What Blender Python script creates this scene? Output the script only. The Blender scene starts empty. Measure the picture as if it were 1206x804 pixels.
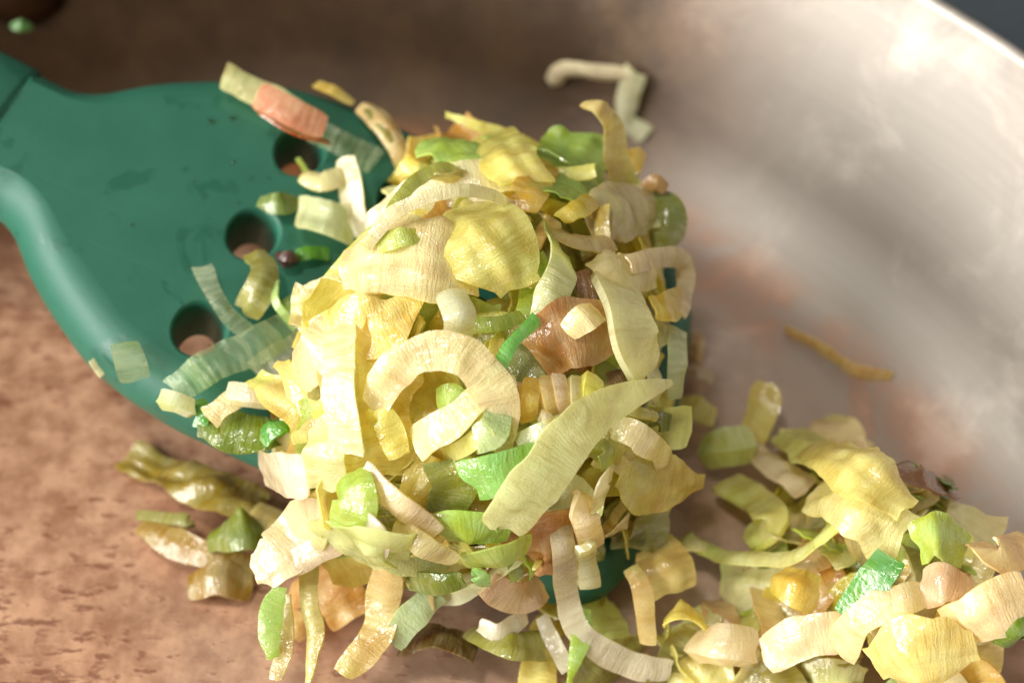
import bpy, bmesh, math, random, re
from mathutils import Vector, Matrix, noise

random.seed(7)
sc = bpy.context.scene
COL = sc.collection
R = math.radians

# ------------------------------------------------------------------ camera
PITCH, LENS, DIST, AIM = R(50), 60.0, .29, Vector((0, 0, .035))
CF = Vector((0, math.cos(PITCH), -math.sin(PITCH)))
CU = Vector((0, math.sin(PITCH), math.cos(PITCH)))
CR = Vector((1, 0, 0))
CP = AIM - CF * DIST
cd = bpy.data.cameras.new('camera')
cam = bpy.data.objects.new('camera', cd)
COL.objects.link(cam)
cam.location = CP
cam.rotation_euler = (math.pi / 2 - PITCH, 0, 0)
cd.lens = LENS
cd.sensor_width = 36
cd.clip_start, cd.clip_end = .01, 20
cd.dof.use_dof = True
cd.dof.focus_distance = .265
cd.dof.aperture_fstop = 11.0
sc.camera = cam

# ------------------------------------------------------------------ light
w = bpy.data.worlds.new('World')
sc.world = w
w.use_nodes = True
bg = w.node_tree.nodes['Background']
bg.inputs[0].default_value = (1.0, .96, .91, 1)
bg.inputs[1].default_value = .16


def area(name, loc, target, size, power, col):
    l = bpy.data.lights.new(name, 'AREA')
    l.shape = 'RECTANGLE'
    l.size, l.size_y = size
    l.energy = power
    l.color = col
    o = bpy.data.objects.new(name, l)
    COL.objects.link(o)
    o.location = loc
    o.rotation_euler = (Vector(target) - Vector(loc)).to_track_quat('-Z', 'Y').to_euler()
    return o


area('window_light', (-1.02, -.20, .68), (0, 0, .03), (.8, .6), 25, (1, .985, .95))
area('side_window_light', (-.85, -.75, .34), (-.03, 0, .04), (.5, .3), 13, (1, .985, .96))  # added low fill that brightens the blade's flank; no window stands there
area('ceiling_light', (-.25, -.2, 1.25), (0, 0, .03), (.14, .14), 7, (1, .95, .87))  # added overhead fill, kept small so the wet leeks catch glints
sc.view_settings.view_transform = 'Standard'
sc.view_settings.look = 'None'
sc.view_settings.exposure = 0
sc.view_settings.gamma = 1
sc.render.engine = 'CYCLES'
sc.cycles.use_denoising = True
sc.cycles.max_bounces = 8
sc.cycles.use_adaptive_sampling = True
sc.cycles.adaptive_threshold = .02
sc.cycles.transparent_max_bounces = 12

# ------------------------------------------------------------------ helpers
PX = 36 / LENS / 1206


def ray(x, y):
    return (CF + CR * ((x - 603) * PX) - CU * ((y - 402) * PX)).normalized()


def on_z(x, y, z):
    d = ray(x, y)
    return CP + d * ((z - CP.z) / d.z)


def depth(p):
    return (p - CP).dot(CF)


def srgb(r, g, b):
    f = lambda c: c / 12.92 if c <= .04045 else ((c + .055) / 1.055) ** 2.4
    return (f(r / 255), f(g / 255), f(b / 255))


def link(name, me, mat=None, parent=None, smooth=True):
    o = bpy.data.objects.new(name, me)
    COL.objects.link(o)
    if mat is not None and not me.materials:
        me.materials.append(mat)
    if smooth:
        for p in me.polygons:
            p.use_smooth = True
    if parent is not None:
        o.parent = parent
    return o


def mesh(name, v, f):
    me = bpy.data.meshes.new(name)
    me.from_pydata([tuple(p) for p in v], [], f)
    me.update()
    return me


def tag(o, label=None, cat=None, group=None, kind=None):
    if label: o['label'] = label
    if cat: o['category'] = cat
    if group: o['group'] = group
    if kind: o['kind'] = kind
    return o


class NT:
    """tiny wrapper for node trees"""
    def __init__(s, name):
        s.m = bpy.data.materials.new(name)
        s.m.use_nodes = True
        s.t = s.m.node_tree
        s.t.nodes.clear()
        s.out = s.n('ShaderNodeOutputMaterial')

    def n(s, typ, **kw):
        nd = s.t.nodes.new(typ)
        for k, v in kw.items():
            setattr(nd, k, v)
        return nd

    def l(s, a, b):
        s.t.links.new(a, b)

    def val(s, sock, v):
        if hasattr(v, 'is_linked') or isinstance(v, bpy.types.NodeSocket):
            s.l(v, sock)
        else:
            sock.default_value = v

    def math(s, op, a, b=0.0, c=None, clamp=False):
        nd = s.n('ShaderNodeMath', operation=op)
        nd.use_clamp = clamp
        s.val(nd.inputs[0], a)
        s.val(nd.inputs[1], b)
        if c is not None: s.val(nd.inputs[2], c)
        return nd.outputs[0]

    def mix(s, f, a, b, blend='MIX'):
        nd = s.n('ShaderNodeMix', data_type='RGBA', blend_type=blend)
        s.val(nd.inputs[0], f)
        for i, q in ((6, a), (7, b)):
            if isinstance(q, tuple): q = (*q[:3], 1)
            s.val(nd.inputs[i], q)
        return nd.outputs[2]

    def ramp(s, fac, lo, hi, a=0.0, b=1.0):
        nd = s.n('ShaderNodeMapRange', interpolation_type='SMOOTHSTEP')
        s.val(nd.inputs[0], fac)
        nd.inputs[1].default_value, nd.inputs[2].default_value = lo, hi
        nd.inputs[3].default_value, nd.inputs[4].default_value = a, b
        return nd.outputs[0]

    def noise(s, vec, scale, detail=3, rough=.5, dist=0.0):
        nd = s.n('ShaderNodeTexNoise')
        s.l(vec, nd.inputs['Vector'])
        nd.inputs['Scale'].default_value = scale
        nd.inputs['Detail'].default_value = detail
        nd.inputs['Roughness'].default_value = rough
        nd.inputs['Distortion'].default_value = dist
        return nd.outputs['Fac']

    def mapping(s, vec, scale=(1, 1, 1), loc=(0, 0, 0), rot=(0, 0, 0)):
        nd = s.n('ShaderNodeMapping')
        s.l(vec, nd.inputs[0])
        nd.inputs['Location'].default_value = loc
        nd.inputs['Rotation'].default_value = rot
        nd.inputs['Scale'].default_value = scale
        return nd.outputs[0]

    def bump(s, h, strength, dist, normal=None):
        nd = s.n('ShaderNodeBump')
        s.l(h, nd.inputs['Height'])
        nd.inputs['Strength'].default_value = strength
        nd.inputs['Distance'].default_value = dist
        if normal is not None: s.l(normal, nd.inputs['Normal'])
        return nd.outputs[0]


# ------------------------------------------------------------------ materials
PAN_C = Vector((-.049, -.059, 0))


def mat_pan():
    t = NT('pan_steel')
    tc = t.n('ShaderNodeTexCoord').outputs['Object']
    sep = t.n('ShaderNodeSeparateXYZ')
    t.l(tc, sep.inputs[0])
    x, y, z = sep.outputs
    # polar coordinates for the turned brushing of the wall
    ang = t.math('ARCTAN2', y, x)
    rad = t.math('SQRT', t.math('ADD', t.math('MULTIPLY', x, x), t.math('MULTIPLY', y, y)))
    pol = t.n('ShaderNodeCombineXYZ')
    t.l(t.math('MULTIPLY', ang, .16), pol.inputs[0]); t.l(rad, pol.inputs[1]); t.l(z, pol.inputs[2])
    brush = t.noise(t.mapping(pol.outputs[0], (30, 900, 900)), 1, 3, .6)
    big = t.noise(tc, 14, 4, .6)
    fine = t.noise(tc, 60, 5, .65)
    blot = t.noise(t.mapping(tc, (1, 1, 1), (.3, .1, 0)), 38, 5, .7, .4)
    # browned cooking film on the floor; a dark reflection painted in brown on one stretch of the wall
    film = t.math('ADD', t.math('MULTIPLY', x, -5.0), t.math('MULTIPLY', t.math('SUBTRACT', big, .5), 1.2))
    film = t.ramp(film, -.75, .10)
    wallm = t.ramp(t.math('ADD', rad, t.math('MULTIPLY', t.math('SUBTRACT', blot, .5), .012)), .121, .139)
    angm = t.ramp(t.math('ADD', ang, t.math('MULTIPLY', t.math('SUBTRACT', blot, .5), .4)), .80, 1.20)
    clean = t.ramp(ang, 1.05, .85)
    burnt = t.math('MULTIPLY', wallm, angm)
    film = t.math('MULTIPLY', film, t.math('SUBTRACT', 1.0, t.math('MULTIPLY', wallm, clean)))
    corner = t.math('MULTIPLY', t.ramp(rad, .125, .136), t.ramp(rad, .152, .141))
    corner = t.math('MULTIPLY', corner, t.ramp(blot, .35, .65, .05, .8))
    steel = t.mix(t.math('MULTIPLY', brush, .5), srgb(166, 159, 150), srgb(146, 139, 131))
    steel = t.mix(t.ramp(t.noise(tc, 22, 3, .5), .35, .7, 0, .3), steel, srgb(168, 158, 146))
    floorm = t.math('SUBTRACT', 1.0, wallm)
    steel = t.mix(t.math('MULTIPLY', floorm, .8), steel, t.mix(t.ramp(blot, .35, .65), srgb(172, 152, 137), srgb(192, 172, 158)))
    mott = t.noise(tc, 170, 4, .65)
    brown = t.mix(t.ramp(t.math('ADD', t.math('MULTIPLY', fine, .4), t.math('MULTIPLY', mott, .6)), .36, .64), srgb(150, 102, 72), srgb(204, 158, 124))
    base = t.mix(t.math('MULTIPLY', film, .95), steel, brown)
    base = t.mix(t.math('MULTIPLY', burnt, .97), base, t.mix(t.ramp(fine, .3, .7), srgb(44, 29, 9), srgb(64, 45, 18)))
    base = t.mix(t.math('MULTIPLY', corner, .7), base, srgb(184, 108, 52))
    film = t.math('MAXIMUM', film, burnt)  # from here the mask also covers the painted wall reflection
    # scorched crumbs stuck to the floor
    sv = t.mapping(tc, (150, 420, 200), rot=(0, 0, R(-12)))
    sp = t.noise(sv, 1, 4, .62)
    patch = t.noise(tc, 26, 3, .6)
    spots = t.ramp(t.math('ADD', sp, t.math('MULTIPLY', t.math('SUBTRACT', patch, .5), .42)), .56, .66)
    onfloor = t.ramp(z, .004, .001)
    left = t.ramp(x, .09, .01)
    sp2 = t.ramp(t.math('ADD', t.noise(t.mapping(tc, (1, 1.5, 1)), 300, 3, .55), t.math('MULTIPLY', t.math('SUBTRACT', patch, .5), .3)), .60, .68)
    spots = t.math('MAXIMUM', spots, t.math('MULTIPLY', sp2, .8))
    spots = t.math('MULTIPLY', spots, t.math('MULTIPLY', onfloor, left))
    base = t.mix(t.math('MULTIPLY', spots, .85), base, srgb(104, 56, 30))
    # dried whitish residue
    res = t.math('MULTIPLY', t.ramp(blot, .48, .72), t.math('SUBTRACT', 1.0, film))
    base = t.mix(t.math('MULTIPLY', res, .35), base, srgb(226, 216, 204))
    p = t.n('ShaderNodeBsdfPrincipled')
    t.l(base, p.inputs['Base Color'])
    met = t.math('SUBTRACT', .80, t.math('ADD', t.math('MULTIPLY', film, .32), t.math('MULTIPLY', spots, .5)), clamp=True)
    t.l(met, p.inputs['Metallic'])
    ro = t.math('ADD', t.math('ADD', .40, t.math('MULTIPLY', wallm, .08)), t.math('MULTIPLY', big, .18))
    ro = t.math('ADD', ro, t.math('MULTIPLY', brush, .06))
    t.l(ro, p.inputs['Roughness'])
    h = t.math('ADD', t.math('MULTIPLY', spots, .6), t.math('ADD', t.math('MULTIPLY', fine, .3), t.math('MULTIPLY', brush, .12)))
    t.l(t.bump(h, .2, .0009), p.inputs['Normal'])
    t.l(p.outputs[0], t.out.inputs[0])
    return t.m


def mat_simple(name, col, rough=.5, metal=0, nscale=200, var=.25, bump=.1, bd=.0005):
    t = NT(name)
    tc = t.n('ShaderNodeTexCoord').outputs['Object']
    nz = t.noise(tc, nscale, 5, .6)
    p = t.n('ShaderNodeBsdfPrincipled')
    c2 = tuple(c * (1 - var) for c in col)
    t.l(t.mix(nz, c2, col), p.inputs['Base Color'])
    p.inputs['Metallic'].default_value = metal
    t.l(t.math('ADD', rough - .08, t.math('MULTIPLY', nz, .16)), p.inputs['Roughness'])
    t.l(t.bump(nz, bump, bd), p.inputs['Normal'])
    t.l(p.outputs[0], t.out.inputs[0])
    return t.m


def mat_silicone(name, c1, c2):
    t = NT(name)
    tc = t.n('ShaderNodeTexCoord').outputs['Object']
    mott = t.noise(tc, 60, 4, .6)
    oil = t.ramp(t.noise(tc, 75, 3, .55, .6), .62, .68)
    oil2 = t.ramp(t.noise(t.mapping(tc, (1, 1, 1), (.7, .2, .4)), 130, 3, .6), .60, .66)
    grain = t.noise(tc, 1500, 2, .5)
    p = t.n('ShaderNodeBsdfPrincipled')
    col = t.mix(mott, c1, c2)
    wet = t.math('MAXIMUM', oil, oil2)
    col = t.mix(t.math('MULTIPLY', wet, .22), col, tuple(c * .45 for c in c1))
    t.l(col, p.inputs['Base Color'])
    t.l(t.math('ADD', t.math('SUBTRACT', .50, t.math('MULTIPLY', wet, .12)), t.math('MULTIPLY', mott, .08)), p.inputs['Roughness'])
    p.inputs['Subsurface Weight'].default_value = .15
    p.inputs['Subsurface Radius'].default_value = (.3, 1, .8)
    p.inputs['Subsurface Scale'].default_value = .001
    scr = t.ramp(t.noise(t.mapping(tc, (30, 900, 30), rot=(0, 0, R(24))), 1, 2, .5), .66, .72)
    scr2 = t.ramp(t.noise(t.mapping(tc, (700, 40, 30), rot=(0, 0, R(-15))), 1, 2, .5), .68, .73)
    h = t.math('ADD', t.math('MULTIPLY', wet, .15), t.math('MULTIPLY', grain, .12))
    h = t.math('SUBTRACT', h, t.math('MULTIPLY', t.math('MAXIMUM', scr, scr2), .15))
    t.l(t.bump(h, .35, .0004), p.inputs['Normal'])
    t.l(p.outputs[0], t.out.inputs[0])
    return t.m


def mat_leek(name, sheer):
    """one leaf material; the object's colour gives the leaf colour, its alpha how opaque it is"""
    t = NT(name)
    oi = t.n('ShaderNodeObjectInfo')
    uvn = t.n('ShaderNodeUVMap')
    uvn.uv_map = 'UVMap'
    uv = uvn.outputs[0]
    tc = t.n('ShaderNodeTexCoord').outputs['Object']
    rnd = oi.outputs['Random']
    off = t.n('ShaderNodeCombineXYZ')
    t.l(t.math('MULTIPLY', rnd, 37.0), off.inputs[0])
    t.l(t.math('MULTIPLY', rnd, 91.0), off.inputs[1])
    va = t.n('ShaderNodeVectorMath', operation='ADD')
    t.l(uv, va.inputs[0]); t.l(off.outputs[0], va.inputs[1])
    uvo = va.outputs[0]
    # veins run across the ribbon (uv in centimetres)
    wob = t.noise(uvo, 1.3, 2, .5)
    sep = t.n('ShaderNodeSeparateXYZ'); t.l(uvo, sep.inputs[0])
    u = t.math('ADD', sep.outputs[0], t.math('MULTIPLY', wob, .22))
    comb = t.n('ShaderNodeCombineXYZ')
    t.l(u, comb.inputs[0]); t.l(t.math('MULTIPLY', sep.outputs[1], .12), comb.inputs[1])
    vein = t.noise(comb.outputs[0], 9, 2, .45)
    vfine = t.noise(comb.outputs[0], 30, 2, .5)
    cloud = t.noise(uvo, 2.0, 3, .55)
    cell = t.noise(uvo, 26, 3, .6)
    # colour
    base = oi.outputs['Color']
    hsv = t.n('ShaderNodeHueSaturation')
    t.l(base, hsv.inputs['Color'])
    t.l(t.ramp(cloud, .3, .7, .497, .522), hsv.inputs['Hue'])
    t.l(t.ramp(cloud, .25, .75, 1.12, .78), hsv.inputs['Saturation'])
    t.l(t.ramp(cloud, .25, .75, .92, 1.1), hsv.inputs['Value'])
    col = hsv.outputs[0]
    vm = t.ramp(t.math('ADD', t.math('MULTIPLY', vein, .6), t.math('MULTIPLY', vfine, .4)), .50, .62)
    col = t.mix(t.math('MULTIPLY', vm, .6), col, t.mix(.4, col, srgb(252, 244, 210)))
    dk = t.ramp(vein, .44, .30)
    darker = t.mix(1.0, col, (.80, .74, .52), 'MULTIPLY')
    col = t.mix(t.math('MULTIPLY', dk, .5), col, darker)
    # each piece drifts from its own colour towards white or leaf green along its length
    drift = t.ramp(t.noise(uvo, .55, 2, .5), .44, .66)
    whitish = t.mix(1.0, col, (.55, .55, .55), 'SCREEN')
    whitish = t.mix(.45, col, t.mix(1.0, whitish, t.mix(.5, col, (1, 1, 1)), 'MULTIPLY'))
    greenish = t.mix(1.0, col, (.82, .95, .48), 'MULTIPLY')
    col = t.mix(t.math('MULTIPLY', drift, t.ramp(rnd, .45, .40, 0, .8)), col, whitish)
    col = t.mix(t.math('MULTIPLY', drift, t.ramp(rnd, .62, .70, 0, .75)), col, greenish)
    # toasted blotches here and there
    toast = t.ramp(t.noise(uvo, .9, 4, .65), .62, .82)
    toast = t.math('MULTIPLY', toast, t.ramp(rnd, .35, .9))
    tcol = t.mix(1.0, col, (.86, .52, .24), 'MULTIPLY')
    col = t.mix(t.math('MULTIPLY', toast, .55), col, tcol)
    p = t.n('ShaderNodeBsdfPrincipled')
    t.l(col, p.inputs['Base Color'])
    t.l(t.ramp(cell, .3, .7, .20, .38), p.inputs['Roughness'])
    p.inputs['Specular IOR Level'].default_value = .45
    p.inputs['Coat Weight'].default_value = 1.0
    p.inputs['Coat Roughness'].default_value = .06
    h = t.math('ADD', t.math('MULTIPLY', vein, .8), t.math('ADD', t.math('MULTIPLY', vfine, .5), t.math('MULTIPLY', cell, .5)))
    nb = t.bump(h, .6, .0006)
    t.l(nb, p.inputs['Normal'])
    wetb = t.noise(uvo, 7, 3, .55)
    t.l(t.bump(wetb, .7, .0008), p.inputs['Coat Normal'])
    tl = t.n('ShaderNodeBsdfTranslucent')
    t.l(t.mix(1.0, col, (1.0, .95, .58), 'MULTIPLY'), tl.inputs[0])
    t.l(nb, tl.inputs['Normal'])
    mt = t.n('ShaderNodeMixShader')
    mt.inputs[0].default_value = .55
    t.l(p.outputs[0], mt.inputs[1]); t.l(tl.outputs[0], mt.inputs[2])
    # thin film of oil over everything
    gl = t.n('ShaderNodeBsdfGlossy')
    gl.inputs['Roughness'].default_value = .13
    wn = t.bump(t.noise(uvo, 7, 3, .5), .5, .0007)
    t.l(wn, gl.inputs['Normal'])
    lw = t.n('ShaderNodeLayerWeight')
    facing = t.math('POWER', lw.outputs['Facing'], 4.0)
    mo = t.n('ShaderNodeMixShader')
    t.l(t.math('ADD', .045, t.math('MULTIPLY', facing, .22)), mo.inputs[0])
    t.l(mt.outputs[0], mo.inputs[1]); t.l(gl.outputs[0], mo.inputs[2])
    mt = mo
    if not sheer:
        t.l(mt.outputs[0], t.out.inputs[0])
        return t.m
    tr = t.n('ShaderNodeBsdfTransparent')
    t.l(t.mix(.5, (1, 1, 1), col), tr.inputs[0])
    ms = t.n('ShaderNodeMixShader')
    thin = t.math('SUBTRACT', 1.0, oi.outputs['Alpha'])
    thin = t.math('MULTIPLY', thin, t.ramp(vein, .62, .40, .85, 1.06), clamp=True)
    t.l(thin, ms.inputs[0])
    t.l(mt.outputs[0], ms.inputs[1]); t.l(tr.outputs[0], ms.inputs[2])
    t.l(ms.outputs[0], t.out.inputs[0])
    return t.m


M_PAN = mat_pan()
M_TOP = mat_simple('dark_cooktop', srgb(74, 82, 88), .35, 0, 300, .3)
M_RIVET = mat_simple('dark_rivet', srgb(70, 52, 34), .35, .8, 300, .5)
M_HANDLE_STEEL = mat_simple('handle_steel', srgb(170, 165, 160), .3, 1, 200, .2)
M_TEAL = mat_silicone('teal_silicone', srgb(24, 80, 61), srgb(38, 102, 80))
M_TEAL2 = mat_silicone('teal_silicone_handle', srgb(20, 76, 57), srgb(32, 94, 73))
M_LEEK = mat_leek('cooked_leek', False)
M_SHEER = mat_leek('sheer_cooked_leek', True)

# ------------------------------------------------------------------ cooktop and pan
def lathe(prof, seg=160):
    v, f = [], []
    n = len(prof)
    for i in range(seg):
        a = 2 * math.pi * i / seg
        for r, z in prof:
            v.append((r * math.cos(a), r * math.sin(a), z))
    for i in range(seg):
        j = (i + 1) % seg
        for k in range(n - 1):
            f.append((i * n + k, j * n + k, j * n + k + 1, i * n + k + 1))
    return v, f


bm = bmesh.new()
bmesh.ops.create_cube(bm, size=1)
for v_ in bm.verts:
    v_.co = Vector((v_.co.x * 1.6, v_.co.y * 1.6, v_.co.z * .03 - .015 - .0065))
me = bpy.data.meshes.new('cooktop'); bm.to_mesh(me); bm.free()
tag(link('cooktop', me, M_TOP, smooth=False), 'dark slate grey cooktop under the pan', None, None, 'structure')

FLOOR_R, RIM_R, RIM_Z = .1405, .172, .060
prof = [(.0005, 0), (.03, 0), (.07, 0), (.11, 0), (FLOOR_R - .012, 0), (FLOOR_R - .006, .0003)]
fr = .024
wall_t = math.atan2(.012, .05)
for k in range(0, 11):
    a = (math.pi / 2 - wall_t) * k / 10
    prof.append((FLOOR_R - .004 + fr * math.sin(a) * .93, .0004 + fr * (1 - math.cos(a))))
r0, z0 = prof[-1]
for k in range(1, 9):
    q = k / 8
    prof.append((r0 + (RIM_R - r0) * q + .0012 * q * q, z0 + (RIM_Z - .003 - z0) * q))
r1, z1 = prof[-1]
for k in range(1, 9):                                  # rolled lip
    a = math.pi * k / 8
    prof.append((r1 + .0016 * (1 - math.cos(a)), z1 + .0016 * math.sin(a)))
prof += [(RIM_R + .002, .045), (RIM_R - .004, .022), (FLOOR_R + .008, .002), (FLOOR_R - .002, -.005), (FLOOR_R - .01, -.0062), (.0005, -.0062)]
pan = bpy.data.objects.new('frying_pan', None)
COL.objects.link(pan)
pan.location = PAN_C
tag(pan, 'wide stainless steel frying pan with browned floor and pale hazy side wall', 'pan')
v, f = lathe(prof)
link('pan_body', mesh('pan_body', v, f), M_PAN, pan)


def wall_hit(x, y):
    """point and inward normal on the pan's inner side wall for a pixel"""
    d = ray(x, y)
    t = .2
    while t < .8:
        p = CP + d * t
        q = p - PAN_C
        rr = math.hypot(q.x, q.y)
        wr = r0 + (RIM_R - r0) * (p.z - z0) / (RIM_Z - z0)
        if p.z < z0:
            k = max(0, min(1, 1 - p.z / z0))
            wr = FLOOR_R - .004 + fr * .93 * math.sin(math.acos(k)) if p.z > 0 else 0
        if rr > wr or p.z < 0:
            break
        t += .0004
    n = Vector((-q.x / rr, -q.y / rr, .25)).normalized()
    return p, n


def dome(name, rad, hgt, seg=28, rings=7):
    pr = [(rad * math.cos(k / rings * math.pi / 2) + .00001, hgt * math.sin(k / rings * math.pi / 2)) for k in range(rings + 1)]
    v, f = lathe([(rad, -.001)] + pr, seg)
    return mesh(name, v, f)


me_r = dome('rivet', .0088, .0042)
pr_, nr_ = wall_hit(26, -16)
ang0 = math.atan2((pr_ - PAN_C).y, (pr_ - PAN_C).x)
for k, da in enumerate((0, .16)):
    rv = link('rivet', me_r, M_RIVET, pan)
    q = pr_ - PAN_C
    rr = math.hypot(q.x, q.y)
    a = ang0 + da
    rv.location = (rr * math.cos(a), rr * math.sin(a), q.z)
    nn = Vector((-math.cos(a), -math.sin(a), .25))
    rv.rotation_euler = nn.to_track_quat('Z', 'Y').to_euler()
# the handle those rivets hold, outside the rim
bm = bmesh.new()
bmesh.ops.create_cube(bm, size=1)
bmesh.ops.bevel(bm, geom=bm.edges[:], offset=.12, segments=3, affect='EDGES')
for v_ in bm.verts:
    x_ = v_.co.x + .5
    v_.co = Vector((RIM_R - .002 + x_ * .19, v_.co.y * (.036 - .012 * math.sin(x_ * math.pi)), pr_.z + v_.co.z * .009 + x_ * .035))
me = bpy.data.meshes.new('handle'); bm.to_mesh(me); bm.free()
h = link('handle', me, M_HANDLE_STEEL, pan)
h.rotation_euler = (0, 0, ang0 + .08)

# ------------------------------------------------------------------ spatula
A_ = on_z(0, 140, .052)
B_ = on_z(715, 690, .0125)
C_ = on_z(810, 300, .0225)
BN = (B_ - A_).cross(C_ - A_).normalized()
if BN.z < 0: BN = -BN


def on_blade(x, y):
    d = ray(x, y)
    return CP + d * ((A_ - CP).dot(BN) / d.dot(BN))


BO = on_blade(30, 150)
BA = (on_blade(778, 490) - BO).normalized()
BS = BN.cross(BA)
BM = Matrix((BA, BS, BN)).transposed().to_4x4()
BM.translation = BO


def cr(pts, n):
    """Catmull-Rom through points (tuples of any size), n samples"""
    P = [Vector(p) for p in pts]
    if len(P) == 2:
        return [P[0].lerp(P[1], i / (n - 1)) for i in range(n)]
    P = [P[0] * 2 - P[1]] + P + [P[-1] * 2 - P[-2]]
    m = len(P) - 3
    out = []
    for i in range(n):
        s = i / (n - 1) * m
        k = min(int(s), m - 1)
        t = s - k
        a, b, c, d = P[k:k + 4]
        out.append(.5 * ((2 * b) + (c - a) * t + (2 * a - 5 * b + 4 * c - d) * t * t + (3 * b - a - 3 * c + d) * t ** 3))
    return out


# half outline of the top face (cm along the axis, half width), neck to tip
HALF = [(-.45, 1.06), (0, 1.03), (.45, 1.08), (.95, 1.35), (1.6, 1.95), (2.36, 2.48), (3.3, 2.98), (4.5, 3.25), (5.6, 3.3),
        (7.5, 3.3), (9.5, 3.35), (10.9, 3.38), (11.6, 3.28), (12.0, 2.9), (12.2, 2.2), (12.28, 1.0), (12.3, 0)]
half = cr([(a, b - .05, 0) for a, b in HALF], 90)
outline = [(p.x / 100, p.y / 100) for p in half] + [(p.x / 100, -p.y / 100) for p in reversed(half[:-1])]
# the tip is cut slightly aslant
outline = [(x - .11 * y * max(0, min(1, (x - .06) / .05)), y) for x, y in outline]


def normals2(poly):
    n = len(poly)
    out = []
    for i in range(n):
        ax, ay = poly[i - 1]
        bx, by = poly[(i + 1) % n]
        dx, dy = bx - ax, by - ay
        L = math.hypot(dx, dy) or 1
        out.append((-dy / L, dx / L))          # outward for a clockwise outline (+t side first)
    return out


def build_blade():
    nn = normals2(outline)
    # keep the butt end square to the axis
    n = len(outline)
    # rings: (outward offset, height)
    rings = [(-.0030, 0.0), (-.0012, -.0001), (.0002, -.0005), (.0014, -.0013), (.0026, -.0026), (.0036, -.0043), (.0043, -.0062), (.0046, -.0080), (.0043, -.0094), (.0032, -.0102), (-.003, -.0103)]
    bm = bmesh.new()
    loops = []
    for off, z in rings:
        lp = []
        for (x, y), (a, b) in zip(outline, nn):
            fade = 1.0
            k = max(.25, min(1, (x * 100 + .5) / 2.6))
            o2 = off * (k if off < 0 else 1)
            xx = x + a * o2
            if x < -.0040: xx = x
            lp.append(bm.verts.new((xx, y + b * o2, z)))
        loops.append(lp)
    for A, B in zip(loops[:-1], loops[1:]):
        for i in range(n):
            j = (i + 1) % n
            bm.faces.new((A[i], A[j], B[j], B[i]))
    holes = []
    rows = [(4.43, (1.95, -.05, -2.17)), (6.5, (1.92, -.05, -2.1)), (8.6, (1.9, -.05, -2.05)), (10.6, (1.75, -.05, -1.85))]
    for s, ts in rows:
        for tt in ts:
            holes.append((s / 100, tt / 100))
    top_edges, bot_edges = [], []
    def ring_edges(lp):
        return [bm.edges.get((lp[i], lp[(i + 1) % len(lp)])) for i in range(len(lp))]
    top_edges += ring_edges(loops[0])
    bot_edges += ring_edges(loops[-1])
    for hx, hy in holes:
        hl = []
        for r_, z in ((.0054, 0), (.0051, -.0001), (.0048, -.0005), (.0046, -.0012), (.0045, -.0025), (.0034, -.0098), (.0037, -.0103)):
            lp = []
            for i in range(32):
                a = -2 * math.pi * i / 32
                ca, sa = math.cos(a), math.sin(a)
                lp.append(bm.verts.new((hx + r_ * ca * .92, hy + r_ * sa * 1.12, z)))
            hl.append(lp)
        for A, B in zip(hl[:-1], hl[1:]):
            for i in range(32):
                j = (i + 1) % 32
                bm.faces.new((A[i], A[j], B[j], B[i]))
        top_edges += ring_edges(hl[0])
        bot_edges += ring_edges(hl[-1])
    bmesh.ops.triangle_fill(bm, edges=top_edges, use_beauty=True, normal=(0, 0, 1))
    bmesh.ops.triangle_fill(bm, edges=bot_edges, use_beauty=True, normal=(0, 0, -1))
    bmesh.ops.recalc_face_normals(bm, faces=bm.faces[:])
    me = bpy.data.meshes.new('blade')
    bm.to_mesh(me)
    bm.free()
    return me


spat = bpy.data.objects.new('slotted_spatula', None)
COL.objects.link(spat)
spat.matrix_world = BM
tag(spat, 'teal green silicone slotted spatula with round holes, held over the pan', 'spatula')
bl = link('blade', build_blade(), M_TEAL, spat)
for p_ in bl.data.polygons:
    if len(p_.vertices) == 3: p_.use_smooth = False


def build_handle():
    # sections along -s, rounded-rectangle cross section
    v, f = [], []
    secs = [(-.47, .90, .40), (-.50, .945, .44), (-.6, .96, .46), (-1.2, .98, .47), (-2.5, .98, .48), (-5, .90, .50), (-9, .86, .52), (-14, 1.0, .55), (-18, 1.1, .55), (-19.2, .9, .45), (-19.5, .4, .2)]
    m = 28
    for s, wd, th in secs:
        for i in range(m):
            a = 2 * math.pi * i / m
            c, q = math.cos(a), math.sin(a)
            e = .72
            yy = math.copysign(abs(c) ** e, c) * (wd * 1.13 + .30)
            zz = math.copysign(abs(q) ** e, q) * th * 1.1 - .5
            v.append((s / 100 + .0006 * c, yy / 100, zz / 100 + .0006))
    for k in range(len(secs) - 1):
        for i in range(m):
            j = (i + 1) % m
            f.append((k * m + i, k * m + j, (k + 1) * m + j, (k + 1) * m + i))
    f.append(tuple(range(m)))
    f.append(tuple(reversed(range((len(secs) - 1) * m, len(secs) * m))))
    me = mesh('handle', v, f)
    return me


link('handle', build_handle(), M_TEAL2, spat)

# ------------------------------------------------------------------ surfaces the leeks lie on
HEAP_O = BM @ Vector((.0885, -.0065, .002))
HEAP_R = Vector((.0400, .0420, .0280))
HMi = Matrix((BA, BS, BN))            # world -> blade axes


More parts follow.
